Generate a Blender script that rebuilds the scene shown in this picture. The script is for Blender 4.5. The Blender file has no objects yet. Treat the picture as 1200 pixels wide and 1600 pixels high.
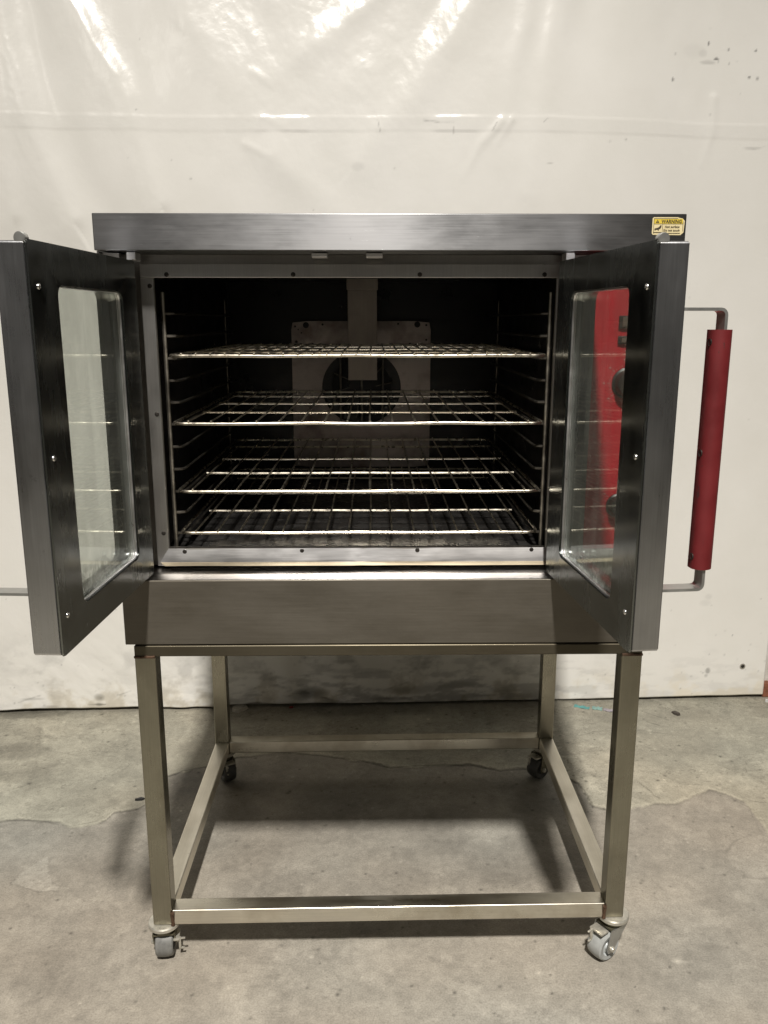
import bpy, bmesh, math, random
import numpy as np
from mathutils import Vector, Matrix
random.seed(7)
rng = np.random.default_rng(11)
S = bpy.context.scene
COL = S.collection
R = math.radians

# ------------------------------------------------------------------ camera, world, lamps, exposure
CAM_H, PITCH, YAW, FPX = 1.301, 12.8748, 0.7393, 1306.1
cd = bpy.data.cameras.new('camera'); cam = bpy.data.objects.new('camera', cd); COL.objects.link(cam)
cam.location = (0, 0, CAM_H); cam.rotation_euler = (R(90 - PITCH), 0, R(-YAW))
cd.sensor_fit = 'VERTICAL'; cd.sensor_height = 24; cd.lens = FPX / 1600 * 24
cd.clip_start = 0.02; cd.clip_end = 100
S.camera = cam
w = bpy.data.worlds.new('World'); S.world = w; w.use_nodes = True
bg = w.node_tree.nodes['Background']; bg.inputs[0].default_value = (1.0, 0.94, 0.84, 1); bg.inputs[1].default_value = 0.06

def lamp(name, loc, target, sx, sy, power, col, spread=180):
    ld = bpy.data.lights.new(name, 'AREA'); ld.shape = 'RECTANGLE'; ld.size = sx; ld.size_y = sy
    ld.energy = power; ld.color = col; ld.spread = R(spread)
    o = bpy.data.objects.new(name, ld); COL.objects.link(o); o.location = loc
    d = Vector(target) - Vector(loc); o.rotation_euler = d.to_track_quat('-Z', 'Y').to_euler()
    return o
lamp('warehouse_lamp', (0.02, -3.6, 8.0), (0.02, 1.45, 0.0), 0.32, 0.55, 134, (1.0, 0.95, 0.885), 60)
lamp('distant_warehouse_lamp', (-3.6, -6.5, 5.6), (0, 2.2, 1.0), 0.6, 1.6, 20, (1.0, 0.95, 0.88))
S.view_settings.view_transform = 'Standard'; S.view_settings.look = 'None'
S.view_settings.exposure = 0.0; S.view_settings.gamma = 1

# ------------------------------------------------------------------ picture measurements -> floor / wall coordinates (used only to read off dimensions)
_a, _b = R(PITCH), R(YAW)
_F = np.array([math.sin(_b)*math.cos(_a), math.cos(_b)*math.cos(_a), -math.sin(_a)])
_R = np.array([math.cos(_b), -math.sin(_b), 0.0]); _U = np.cross(_R, _F)
def ray(u, v): return _F + _R*(u-600)/FPX - _U*(v-800)/FPX
def on_floor(u, v):
    d = ray(u, v); q = d*(-CAM_H)/d[2]; return (q[0], q[1])
def on_wall(u, v, y=2.694):
    d = ray(u, v); q = d*y/d[1]; return (q[0], q[2]+CAM_H)

# ------------------------------------------------------------------ helpers
def T(bm, o):
    bmesh.ops.translate(bm, verts=bm.verts, vec=o)
def link(name, me, mats, parent=None):
    o = bpy.data.objects.new(name, me); COL.objects.link(o)
    for m in (mats if isinstance(mats, (list, tuple)) else [mats]): me.materials.append(m)
    if parent is not None: o.parent = parent
    return o
BOXY = {'leg', 'rail', 'hood', 'lower_front_panel', 'door', 'inner_panel', 'control_panel'}
def root_of(o):
    while o.parent is not None: o = o.parent
    return o
def obj(name, bm, mat, parent=None, smooth=False, label=None, origin=None):
    """bm is in world coordinates; it is moved into the frame of the thing it belongs to"""
    if parent is not None: T(bm, -Vector(root_of(parent).location))
    elif origin is not None: T(bm, -Vector(origin))
    bmesh.ops.recalc_face_normals(bm, faces=bm.faces)
    me = bpy.data.meshes.new(name); bm.to_mesh(me); bm.free()
    if smooth:
        me.polygons.foreach_set('use_smooth', [True]*len(me.polygons))
        try: me.set_sharp_from_angle(angle=R(35))
        except Exception: pass
    o = link(name, me, mat, parent)
    if smooth and name in BOXY:
        wn = o.modifiers.new('normals', 'WEIGHTED_NORMAL'); wn.keep_sharp = False; wn.weight = 100
    if parent is None and origin is not None: o.location = origin
    if label: o['label'] = label
    return o
def thing(name, label, cat, loc, group=None):
    o = bpy.data.objects.new(name, None); COL.objects.link(o); o.location = loc; o.empty_display_size = .1
    o['label'] = label; o['category'] = cat
    if group: o['group'] = group
    return o
def tag(o, label, cat, group=None):
    o['label'] = label; o['category'] = cat
    if group: o['group'] = group
    return o
def box(bm, x0, x1, y0, y1, z0, z1, bev=0.0, seg=2):
    vs = [bm.verts.new(p) for p in ((x0,y0,z0),(x1,y0,z0),(x1,y1,z0),(x0,y1,z0),(x0,y0,z1),(x1,y0,z1),(x1,y1,z1),(x0,y1,z1))]
    fs = [bm.faces.new([vs[i] for i in q]) for q in ((0,3,2,1),(4,5,6,7),(0,1,5,4),(1,2,6,5),(2,3,7,6),(3,0,4,7))]
    if bev > 0:
        es = list({e for f in fs for e in f.edges})
        bmesh.ops.bevel(bm, geom=es, offset=bev, segments=seg, affect='EDGES', profile=.5)
def newbox(*a, **k):
    bm = bmesh.new(); box(bm, *a, **k); return bm
def prism(bm, pts, axis, a0, a1):
    """extrude a 2D outline along axis ('x','y','z')"""
    def P(p, a):
        return {'x': (a, p[0], p[1]), 'y': (p[0], a, p[1]), 'z': (p[0], p[1], a)}[axis]
    A = [bm.verts.new(P(p, a0)) for p in pts]; B = [bm.verts.new(P(p, a1)) for p in pts]
    n = len(pts)
    bm.faces.new(A); bm.faces.new(B[::-1])
    for i in range(n): bm.faces.new((A[i], A[(i+1) % n], B[(i+1) % n], B[i]))
def tube(bm, pts, r, n=8, closed=False, caps=True):
    pts = [Vector(p) for p in pts]; N = len(pts); rings = []
    up = None
    for i, p in enumerate(pts):
        if closed: d = (pts[(i+1) % N] - pts[i-1]).normalized()
        elif i == 0: d = (pts[1]-pts[0]).normalized()
        elif i == N-1: d = (pts[-1]-pts[-2]).normalized()
        else: d = ((pts[i+1]-p).normalized() + (p-pts[i-1]).normalized()).normalized()
        if up is None:
            up = Vector((0,0,1)) if abs(d.z) < .9 else Vector((1,0,0))
        up = (up - d*up.dot(d)).normalized(); s = d.cross(up)
        rings.append([bm.verts.new(p + (up*math.cos(2*math.pi*k/n) + s*math.sin(2*math.pi*k/n))*r) for k in range(n)])
    M = N if closed else N-1
    for i in range(M):
        a, b = rings[i], rings[(i+1) % N]
        for k in range(n): bm.faces.new((a[k], a[(k+1) % n], b[(k+1) % n], b[k]))
    if caps and not closed:
        bm.faces.new(rings[0][::-1]); bm.faces.new(rings[-1])
def lathe(bm, prof, origin, axis=(0,0,1), n=24):
    """prof: (radius, height) pairs along the axis"""
    q = Vector((0,0,1)).rotation_difference(Vector(axis).normalized()); o = Vector(origin); rings = []
    for r, h in prof:
        if r < 1e-6: rings.append([bm.verts.new(o + q @ Vector((0,0,h)))])
        else: rings.append([bm.verts.new(o + q @ Vector((r*math.cos(2*math.pi*k/n), r*math.sin(2*math.pi*k/n), h))) for k in range(n)])
    for a, b in zip(rings, rings[1:]):
        if len(a) == 1 and len(b) == 1: continue
        for k in range(n):
            k2 = (k+1) % n
            if len(a) == 1: bm.faces.new((a[0], b[k2], b[k]))
            elif len(b) == 1: bm.faces.new((a[k], a[k2], b[0]))
            else: bm.faces.new((a[k], a[k2], b[k2], b[k]))
def arc(cx, cy, r, a0, a1, n):
    return [(cx + r*math.cos(R(a0+(a1-a0)*i/n)), cy + r*math.sin(R(a0+(a1-a0)*i/n))) for i in range(n+1)]
def rrect(x0, x1, z0, z1, r, k=6):
    return arc(x1-r, z0+r, r, -90, 0, k) + arc(x1-r, z1-r, r, 0, 90, k) + arc(x0+r, z1-r, r, 90, 180, k) + arc(x0+r, z0+r, r, 180, 270, k)
def ring_prism(bm, outer, inner, f0, f1):
    """plate with a hole; f0/f1 map a 2D point to 3D on the two faces"""
    n = len(outer)
    O0 = [bm.verts.new(f0(*p)) for p in outer]; I0 = [bm.verts.new(f0(*p)) for p in inner]
    O1 = [bm.verts.new(f1(*p)) for p in outer]; I1 = [bm.verts.new(f1(*p)) for p in inner]
    for i in range(n):
        j = (i+1) % n
        bm.faces.new((O0[i], O0[j], I0[j], I0[i])); bm.faces.new((O1[j], O1[i], I1[i], I1[j]))
        bm.faces.new((O0[j], O0[i], O1[i], O1[j])); bm.faces.new((I0[i], I0[j], I1[j], I1[i]))

# ------------------------------------------------------------------ materials
def mat_new(name):
    m = bpy.data.materials.new(name); m.use_nodes = True; nt = m.node_tree
    return m, nt, nt.nodes['Principled BSDF']
def N(nt, t, **k):
    n = nt.nodes.new(t)
    for a, b in k.items(): setattr(n, a, b)
    return n
def ramp(nt, src, p0, c0, p1, c1):
    r = N(nt, 'ShaderNodeValToRGB'); e = r.color_ramp.elements
    e[0].position = p0; e[0].color = c0 if len(c0) == 4 else (*c0, 1); e[1].position = p1; e[1].color = c1 if len(c1) == 4 else (*c1, 1)
    nt.links.new(src, r.inputs[0]); return r.outputs[0]
def noise(nt, scale3, sc, det=4, rough=.55, obj_=True):
    tc = N(nt, 'ShaderNodeTexCoord'); mp = N(nt, 'ShaderNodeMapping'); mp.inputs['Scale'].default_value = scale3
    nt.links.new(tc.outputs['Object'], mp.inputs[0])
    n = N(nt, 'ShaderNodeTexNoise'); n.inputs['Scale'].default_value = sc; n.inputs['Detail'].default_value = det; n.inputs['Roughness'].default_value = rough
    nt.links.new(mp.outputs[0], n.inputs[0]); return n.outputs[0]
def mix(nt, fac, a, b, mode='MIX'):
    m = N(nt, 'ShaderNodeMix', data_type='RGBA', blend_type=mode)
    for s, v in ((m.inputs[0], fac), (m.inputs[6], a), (m.inputs[7], b)):
        if hasattr(v, 'links'): nt.links.new(v, s)
        else: s.default_value = v if not isinstance(v, tuple) or len(v) == 4 else (*v, 1)
    return m.outputs[2]
def rng_map(nt, src, a, b, c, d):
    m = N(nt, 'ShaderNodeMapRange'); nt.links.new(src, m.inputs[0])
    for i, v in enumerate((a, b, c, d)): m.inputs[i+1].default_value = v
    return m.outputs[0]

def steel(name, col=(.50,.49,.47), rough=.3, aniso=.75, grain='x', dirt=.25, dirt_col=(.16,.13,.09), streak=.05, scratch=True, blotch=3.0):
    m, nt, b = mat_new(name)
    g = {'x': (1.0, 60, 60), 'z': (60, 60, 1.0), 'y': (60, 1.0, 60)}[grain]
    fine = noise(nt, g, 9, 3, .6)
    blot = noise(nt, (1,1,1), blotch, 5, .6)
    smear = noise(nt, {'x': (1,2.6,2.6), 'z': (2.6,2.6,1), 'y': (2.6,1,2.6)}[grain], 5, 5, .6)
    c = mix(nt, rng_map(nt, fine, .3, .7, 0, 1), tuple(x*.94 for x in col), tuple(min(1,x*1.05) for x in col))
    c = mix(nt, rng_map(nt, blot, .45, .8, 0, dirt), c, dirt_col)
    c = mix(nt, rng_map(nt, smear, .5, .85, 0, dirt*.7), c, tuple(x*.6 for x in col))
    wear = noise(nt, {'x': (1,5,5), 'z': (5,5,1), 'y': (5,1,5)}[grain], 26, 6, .75)
    c = mix(nt, rng_map(nt, wear, .66, .74, 0, .5), c, tuple(min(1, x*1.9) for x in col)); c = mix(nt, rng_map(nt, noise(nt, (1,1,1), 38, 6, .75), .66, .76, 0, .6), c, tuple(x*.35 for x in col))
    nt.links.new(c, b.inputs['Base Color']); b.inputs['Metallic'].default_value = 1
    r1 = N(nt, 'ShaderNodeMath', operation='ADD'); nt.links.new(rng_map(nt, smear, .35, .65, rough-.04, rough+.09), r1.inputs[0])
    nt.links.new(rng_map(nt, fine, .3, .7, -.015, .02), r1.inputs[1]); nt.links.new(r1.outputs[0], b.inputs['Roughness'])
    if aniso:
        b.inputs['Anisotropic'].default_value = aniso
        b.inputs['Anisotropic Rotation'].default_value = .25 if grain == 'x' else 0.0
        tg = N(nt, 'ShaderNodeTangent', direction_type='RADIAL', axis='Z'); nt.links.new(tg.outputs[0], b.inputs['Tangent'])
    bp = N(nt, 'ShaderNodeBump'); bp.inputs['Strength'].default_value = streak; bp.inputs['Distance'].default_value = .0006
    nt.links.new(fine, bp.inputs['Height'])
    bp2 = N(nt, 'ShaderNodeBump'); bp2.inputs['Strength'].default_value = .5; bp2.inputs['Distance'].default_value = .0022
    nt.links.new(noise(nt, (1,1,1), 5.0, 2, .4), bp2.inputs['Height']); nt.links.new(bp.outputs[0], bp2.inputs['Normal'])
    nt.links.new(bp2.outputs[0], b.inputs['Normal'])
    return m
def plain(name, col, rough=.5, metal=0, var=.12, sc=30, bump=0):
    m, nt, b = mat_new(name)
    n = noise(nt, (1,1,1), sc, 5, .6)
    nt.links.new(mix(nt, rng_map(nt, n, .3, .7, 0, 1), tuple(x*(1-var) for x in col), tuple(min(1,x*(1+var)) for x in col)), b.inputs['Base Color'])
    b.inputs['Metallic'].default_value = metal
    nt.links.new(rng_map(nt, n, .3, .7, max(.02,rough-.08), rough+.08), b.inputs['Roughness'])
    if bump:
        bp = N(nt, 'ShaderNodeBump'); bp.inputs['Strength'].default_value = bump; bp.inputs['Distance'].default_value = .001
        nt.links.new(n, bp.inputs['Height']); nt.links.new(bp.outputs[0], b.inputs['Normal'])
    return m

M_hood = steel('brushed_steel', (.215,.216,.220), .37, .82, 'x', .10, streak=.03)
M_kick = steel('brown_brushed_steel', (.17,.155,.13), .48, .4, 'x', .2, streak=.03)
M_inner = steel('inner_door_steel', (.34,.36,.35), .22, .4, 'z', .35, (.05,.045,.04), streak=.03)
M_door = steel('dark_brushed_steel', (.70,.71,.73), .29, .5, 'z', .45, (.10,.09,.08), streak=.03)
M_face = steel('worn_steel', (.46,.44,.41), .33, .4, 'z', .5, (.10,.08,.06))
M_trim = steel('trim_steel', (.93,.92,.92), .36, .3, 'x', .2, (.30,.24,.16))
M_ledge = steel('ledge_steel', (.20,.19,.18), .26, .3, 'x', .6, (.20,.17,.12), blotch=7)
M_side_trim = steel('side_trim_steel', (.72,.71,.69), .40, .4, 'z', .4, (.16,.12,.08))
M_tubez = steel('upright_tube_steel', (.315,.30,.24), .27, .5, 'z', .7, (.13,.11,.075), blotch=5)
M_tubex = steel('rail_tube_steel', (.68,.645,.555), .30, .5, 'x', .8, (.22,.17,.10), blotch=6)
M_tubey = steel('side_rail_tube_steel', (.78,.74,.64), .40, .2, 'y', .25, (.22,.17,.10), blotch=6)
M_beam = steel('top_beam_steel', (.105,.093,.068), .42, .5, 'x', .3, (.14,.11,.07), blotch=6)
M_plate = steel('stained_steel', (.54,.48,.45), .46, .2, 'x', 1.0, (.14,.09,.07), blotch=13)
M_duct = steel('duct_steel', (.46,.41,.37), .5, .2, 'z', .6, (.10,.08,.06))
M_black = plain('black_enamel', (.005,.005,.006), .33, 0, .4, 14)
M_soot = plain('dark_oven_floor', (.022,.021,.020), .26, 0, .6, 22, .25)
M_chrome = plain('rack_wire', (.76,.70,.58), .30, 1, .2, 60, .1)
M_wire = plain('rack_cross_wire', (.72,.66,.54), .32, 1, .15, 60, .1)
M_guide = plain('guide_wire', (.20,.185,.16), .4, 1, .35, 40, .2)
M_post = plain('guide_post', (.45,.42,.36), .38, 1, .3, 40, .2)
M_rim = plain('polished_rim', (.80,.80,.80), .34, 1, .05)
M_screw = plain('screw_steel', (.75,.74,.72), .2, 1, .1)
M_dscrew = plain('dark_screw', (.05,.045,.04), .4, .6, .3)
M_red = plain('red_paint', (.42,.022,.032), .36, 0, .08, 20)
M_grip = plain('red_grip_paint', (.13,.009,.011), .55, 0, .16, 24, .2)
_nt = M_grip.node_tree; _b = _nt.nodes['Principled BSDF']; _src = _b.inputs['Base Color'].links[0].from_socket
_c = mix(_nt, rng_map(_nt, noise(_nt, (1,1,.5), 60, 6, .75), .63, .67, 0, .75), _src, (.045,.018,.016)); _c = mix(_nt, rng_map(_nt, noise(_nt, (1,1,.25), 14, 5, .7), .5, .75, 0, .55), _c, (.075,.012,.013)); _nt.links.new(_c, _b.inputs['Base Color'])
M_knob = plain('black_plastic', (.018,.016,.015), .38, 0, .2)
M_knobface = plain('worn_knob_face', (.07,.035,.028), .4, 0, .3)
M_cream = plain('panel_print', (.50,.24,.22), .5, 0, .1)
M_switch = plain('switch_brown', (.10,.075,.06), .4, 0, .2)
M_castw = plain('caster_plate_paint', (.47,.45,.39), .34, .5, .22, 60)
M_castg = plain('caster_fork_zinc', (.42,.42,.40), .35, .8, .15, 40)
M_oliv = plain('caster_head', (.14,.13,.09), .45, .6, .3, 40)
M_tyre = plain('grey_rubber', (.34,.35,.34), .5, 0, .15, 40)
M_tyre_shade = plain('shaded_grey_rubber', (.055,.055,.052), .5, 0, .2, 40)  # rear wheels: same grey with the shade under the oven painted in
M_tyre_half = plain('half_shaded_grey_rubber', (.17,.17,.16), .5, 0, .25, 60)  # front left wheel: same grey, part of its shade painted in
M_hub = plain('hub_plastic', (.52,.55,.55), .35, 0, .1)
M_rust = plain('rusty_weld', (.10,.058,.036), .6, .5, .5, 120, .4)

def glass_mat():
    m = bpy.data.materials.new('door_glass'); m.use_nodes = True; nt = m.node_tree; nt.nodes.clear()
    out = N(nt, 'ShaderNodeOutputMaterial'); tr = N(nt, 'ShaderNodeBsdfTransparent'); gl = N(nt, 'ShaderNodeBsdfGlossy'); df = N(nt, 'ShaderNodeBsdfDiffuse')
    tr.inputs[0].default_value = (.962,.975,.96,1); gl.inputs[0].default_value = (.95,1,.97,1); gl.inputs['Roughness'].default_value = .015
    df.inputs[0].default_value = (.62,.64,.60,1)
    fr = N(nt, 'ShaderNodeFresnel'); fr.inputs[0].default_value = 1.5
    ge = N(nt, 'ShaderNodeNewGeometry'); fb = mix(nt, ge.outputs['Backfacing'], fr.outputs[0], (0.0,0.0,0.0))   # the back of each pane adds nothing more
    m1 = N(nt, 'ShaderNodeMixShader'); nt.links.new(fb, m1.inputs[0]); nt.links.new(tr.outputs[0], m1.inputs[1]); nt.links.new(gl.outputs[0], m1.inputs[2])
    m2 = N(nt, 'ShaderNodeMixShader'); gtc = N(nt, 'ShaderNodeTexCoord'); gs = N(nt, 'ShaderNodeSeparateXYZ'); nt.links.new(gtc.outputs['Object'], gs.inputs[0])
    low_ = rng_map(nt, gs.outputs[2], .222, .186, 0, 1); drp = N(nt, 'ShaderNodeMath', operation='MULTIPLY'); nt.links.new(low_, drp.inputs[0])
    nt.links.new(rng_map(nt, noise(nt, (1,1,.6), 70, 5, .7), .42, .62, 0, .6), drp.inputs[1])       # dried residue along the foot of the pane
    ad_ = N(nt, 'ShaderNodeMath', operation='ADD'); nt.links.new(drp.outputs[0], ad_.inputs[0])
    nt.links.new(rng_map(nt, noise(nt, (1,1,.35), 16, 6, .65), .35, .8, .02, .17), ad_.inputs[1]); nt.links.new(ad_.outputs[0], m2.inputs[0])
    nt.links.new(m1.outputs[0], m2.inputs[1]); nt.links.new(df.outputs[0], m2.inputs[2]); nt.links.new(m2.outputs[0], out.inputs[0])
    return m
M_glass = glass_mat()

def attr(nt, name):
    a = N(nt, 'ShaderNodeAttribute', attribute_name=name); return a
def floor_mat():
    m, nt, b = mat_new('concrete')
    a = attr(nt, 'albedo')
    n1 = noise(nt, (1,1,1), 55, 6, .7); n2 = noise(nt, (1,1,1), 260, 3, .6)
    c = mix(nt, rng_map(nt, n1, .3, .7, 0, 1), (.90,.90,.90), (1.09,1.09,1.09))
    c = mix(nt, 1.0, a.outputs['Color'], c, 'MULTIPLY')
    c2 = mix(nt, rng_map(nt, n2, .35, .65, 0, 1), (.86,.86,.86), (1.13,1.13,1.13))
    c = mix(nt, 1.0, c, c2, 'MULTIPLY')
    n3 = noise(nt, (1,1,1), 150, 3, .6); n4 = noise(nt, (1,1,1), 95, 4, .7)
    c = mix(nt, rng_map(nt, n3, .60, .68, 0, .32), c, (.12,.105,.085)); c = mix(nt, rng_map(nt, n4, .64, .72, 0, .30), c, (.52,.49,.43))
    nt.links.new(c, b.inputs['Base Color'])
    nt.links.new(rng_map(nt, n1, .3, .7, .52, .75), b.inputs['Roughness']); b.inputs['Specular IOR Level'].default_value = .35
    bp = N(nt, 'ShaderNodeBump'); bp.inputs['Strength'].default_value = .35; bp.inputs['Distance'].default_value = .0012
    ad = N(nt, 'ShaderNodeMath', operation='ADD'); nt.links.new(n1, ad.inputs[0]); nt.links.new(rng_map(nt, n2, 0, 1, 0, .35), ad.inputs[1])
    nt.links.new(ad.outputs[0], bp.inputs['Height']); nt.links.new(bp.outputs[0], b.inputs['Normal'])
    return m
def sheet_mat():
    m, nt, b = mat_new('white_plastic_sheeting')
    a = attr(nt, 'albedo')
    n1 = noise(nt, (1,1,1), 5, 5, .6)
    c = mix(nt, rng_map(nt, n1, .3, .7, 0, 1), (.965,.965,.955), (1.01,1.01,1.01))
    nt.links.new(mix(nt, 1.0, a.outputs['Color'], c, 'MULTIPLY'), b.inputs['Base Color'])
    n2 = noise(nt, (1,1,1), 24, 5, .65)
    nt.links.new(rng_map(nt, n2, .3, .7, .15, .22), b.inputs['Roughness']); b.inputs['Specular IOR Level'].default_value = .5
    bp = N(nt, 'ShaderNodeBump'); bp.inputs['Strength'].default_value = .25; bp.inputs['Distance'].default_value = .0015
    nt.links.new(noise(nt, (1,1,1), 70, 4, .65), bp.inputs['Height']); nt.links.new(bp.outputs[0], b.inputs['Normal'])
    return m

# ------------------------------------------------------------------ numpy fields for floor and sheeting
def lattice(X, Y, cell, seed):
    r = np.random.default_rng(seed); x = X/cell; y = Y/cell
    xi = np.floor(x).astype(int); yi = np.floor(y).astype(int); fx = x-xi; fy = y-yi
    fx = fx*fx*(3-2*fx); fy = fy*fy*(3-2*fy)
    G = r.random((257, 263))
    g = lambda i, j: G[np.mod(i, 257), np.mod(j, 263)]
    return (g(xi,yi)*(1-fx)+g(xi+1,yi)*fx)*(1-fy) + (g(xi,yi+1)*(1-fx)+g(xi+1,yi+1)*fx)*fy
def fbm(X, Y, cell, octv=5, seed=1, gain=.5):
    t = 0; a = 1; s = 0
    for k in range(octv):
        t = t + a*lattice(X+k*3.7, Y-k*5.1, cell/2**k, seed+k); s += a; a *= gain
    return t/s
def segdist(X, Y, pts):
    best = np.full(X.shape, 9.0); sg = np.zeros(X.shape); tt = np.zeros(X.shape); L = 0
    lens = [math.dist(pts[i], pts[i+1]) for i in range(len(pts)-1)]; tot = sum(lens)
    for i in range(len(pts)-1):
        (x0,y0),(x1,y1) = pts[i], pts[i+1]; dx, dy = x1-x0, y1-y0; l2 = dx*dx+dy*dy+1e-12
        t = np.clip(((X-x0)*dx+(Y-y0)*dy)/l2, 0, 1); d = np.hypot(X-x0-t*dx, Y-y0-t*dy)
        k = d < best; best = np.where(k, d, best); sg = np.where(k, np.sign(dx*(Y-y0)-dy*(X-x0)), sg); tt = np.where(k, (L+t*lens[i])/tot, tt); L += lens[i]
    segdist.side = sg
    return best, tt
def inpoly(X, Y, pts):
    c = np.zeros(X.shape, bool); n = len(pts)
    for i in range(n):
        (x0,y0),(x1,y1) = pts[i], pts[i-1]
        c ^= ((y0 > Y) != (y1 > Y)) & (X < (x1-x0)*(Y-y0)/(y1-y0+1e-12)+x0)
    return c
def smooth(e0, e1, x):
    t = np.clip((x-e0)/(e1-e0), 0, 1); return t*t*(3-2*t)
def grid_mesh(name, P, albedo, extra=None):
    """P: (ny,nx,3), albedo (ny,nx,3); extra: list of 4-point quads (flat continuation)"""
    ny, nx, _ = P.shape; V = P.reshape(-1, 3); A = albedo.reshape(-1, 3)
    i = np.arange(ny*nx).reshape(ny, nx)
    F = np.stack([i[:-1,:-1], i[:-1,1:], i[1:,1:], i[1:,:-1]], -1).reshape(-1, 4)
    if extra:
        ex = np.array([p for q in extra for p in q], float); base = len(V)
        V = np.vstack([V, ex]); A = np.vstack([A, np.tile(A.mean(0), (len(ex), 1))])
        F = np.vstack([F, base + np.arange(len(ex)).reshape(-1, 4)])
    me = bpy.data.meshes.new(name); me.vertices.add(len(V)); me.vertices.foreach_set('co', V.astype(np.float32).ravel())
    me.loops.add(F.size); me.loops.foreach_set('vertex_index', F.astype(np.int32).ravel())
    me.polygons.add(len(F)); me.polygons.foreach_set('loop_start', np.arange(0, F.size, 4, dtype=np.int32))
    me.polygons.foreach_set('use_smooth', np.ones(len(F), bool))
    me.update(calc_edges=True)
    at = me.attributes.new('albedo', 'FLOAT_COLOR', 'POINT')
    at.data.foreach_set('color', np.hstack([A, np.ones((len(A),1))]).astype(np.float32).ravel())
    return me

# ------------------------------------------------------------------ floor
def build_floor():
    x0, x1, y0, y1 = -1.45, 1.53, 1.16, 2.756; st = .0031
    xs = np.arange(x0, x1, st); ys = np.arange(y0, y1, st); X, Y = np.meshgrid(xs, ys)
    F = lambda L: [on_floor(*p) for p in L]
    edge = F([(-60,1290),(0,1284),(25,1281),(60,1282),(85,1284),(110,1293),(145,1287),(165,1281),(178,1270),(215,1265),(232,1255),(262,1213),(285,1206),(330,1196),(370,1184),
              (430,1176),(480,1179),(560,1189),(610,1201),(680,1197),(740,1196),(780,1206),(850,1200),(905,1226),(925,1262),(960,1268),(1000,1262),(1060,1255),(1110,1236),(1160,1251),(1180,1275),(1190,1300),(1260,1330)])
    ex = np.array([p[0] for p in edge]); ey = np.array([p[1] for p in edge])
    wob = (fbm(X, Y*0+1, .07, 6, 5, .62)-.5)*.036 + (fbm(X, Y, .02, 3, 6)-.5)*.006
    Ye = np.interp(X, ex, ey) + wob
    back = smooth(-.004, .004, Y-Ye)
    soft = smooth(-.0, .25, Y-Ye)
    big = fbm(X, Y, .55, 5, 21); med = fbm(X, Y, .14, 5, 31); fin = fbm(X, Y, .03, 4, 41); stre = fbm(X*.5+Y*.4, Y*1.6-X*.3, .12, 5, 51, .6)
    h = back*.0016 + (big-.5)*.004 + (med-.5)*.0022*(.4+.6*back) + (fin-.5)*.0009*(.4+.9*back)
    h = h + back*(np.abs(stre-.5)*-.0035)
    base_f = np.array([.306,.283,.240]); base_b = np.array([.326,.306,.246])
    alb = base_f*(1-back)[...,None] + base_b*back[...,None]
    vf_ = fbm(X, Y, .012, 3, 45); rdg = np.abs(fbm(X*.8+Y*.3, Y*1.5-X*.2, .11, 5, 53, .6)-.5)
    g = 1 + (big-.5)*.30 + (med-.5)*.20 + (stre-.5)*.26 + (fin-.5)*.26 + (vf_-.5)*.22
    g = g*(1-.24*np.exp(-(rdg/.006)**2)*back*smooth(.40,.6,med)) * (1+.10*np.exp(-((rdg-.016)/.010)**2)*back)
    h = h - .0008*np.exp(-(rdg/.008)**2)*back*smooth(.40,.6,med)
    for (cell, sd_, lv, a_) in ((.34, 111, .575, .09), (.22, 131, .60, .10), (.5, 151, .56, .06)):
        q_ = fbm(X*.9+Y*.2, Y*1.25, cell, 7, sd_, .58); mk = smooth(lv, lv+.004, q_)*(.35+.65*back)
        g = g*(1+a_*mk)*(1-.26*np.exp(-((q_-lv)/.0022)**2)*(.25+.75*back)); h = h + mk*.0010
    # creamy blotches
    cr = smooth(.54, .62, fbm(X, Y, .09, 6, 61, .6))
    g = g*(1+.10*cr)
    dk = smooth(.60, .74, fbm(X, Y, .16, 5, 71, .6)); g = g*(1-.14*dk)
    # soil near the wall and the dirty corner; painted shade inside the stand
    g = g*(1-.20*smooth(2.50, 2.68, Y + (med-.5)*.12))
    for (u, v, rx, ry, a) in ((30,1175,.10,.05,.28),(20,1215,.12,.05,.15),(50,1115,.12,.035,.35),(290,1230,.06,.10,.35),(60,1210,.05,.14,.12),(560,1108,.35,.05,.30),(860,1250,.10,.07,.25),(700,1180,.25,.06,.22),(410,1215,.10,.08,.18),(590,1335,.50,.22,.20)):  # last entry: dimmer floor within the stand, shade put into the colour
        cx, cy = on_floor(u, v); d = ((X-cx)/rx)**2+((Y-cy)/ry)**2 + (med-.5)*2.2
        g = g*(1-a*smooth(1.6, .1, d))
    rim = np.exp(-((Y-Ye)/.004)**2); g = g*(1-.45*rim*smooth(.30,.50,med)); g = g*(1+.16*np.exp(-((Y-Ye-.010)/.006)**2)) * (1+.10*np.exp(-((Y-Ye-.04)/.06)**2)*back)
    # chip in the surface, left
    pl = F([(17,1379),(30,1366),(44,1358),(58,1348),(74,1339),(77,1356),(77,1370),(84,1378),(93,1384),(90,1391),(78,1391),(60,1394),(46,1388),(32,1384)])
    wx = X+(fbm(X,Y,.02,3,91)-.5)*.012; wy = Y+(fbm(X,Y,.02,3,95)-.5)*.012
    chip = inpoly(wx, wy, pl); alb[chip] = np.array([.37,.345,.295]); h[chip] -= .0011
    dp, _ = segdist(wx, wy, pl+[pl[0]]); g = g*(1-.22*np.exp(-(dp/.0026)**2)*(Y < on_floor(50,1372)[1]))
    # second flaked area, right
    pl2 = F([(1112,1238),(1150,1250),(1170,1262),(1190,1302),(1150,1312),(1138,1325),(1132,1345),(1150,1370),(1230,1375),(1230,1240)])
    q2 = inpoly(wx, wy, pl2); dp, tt = segdist(wx, wy, pl2)
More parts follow.
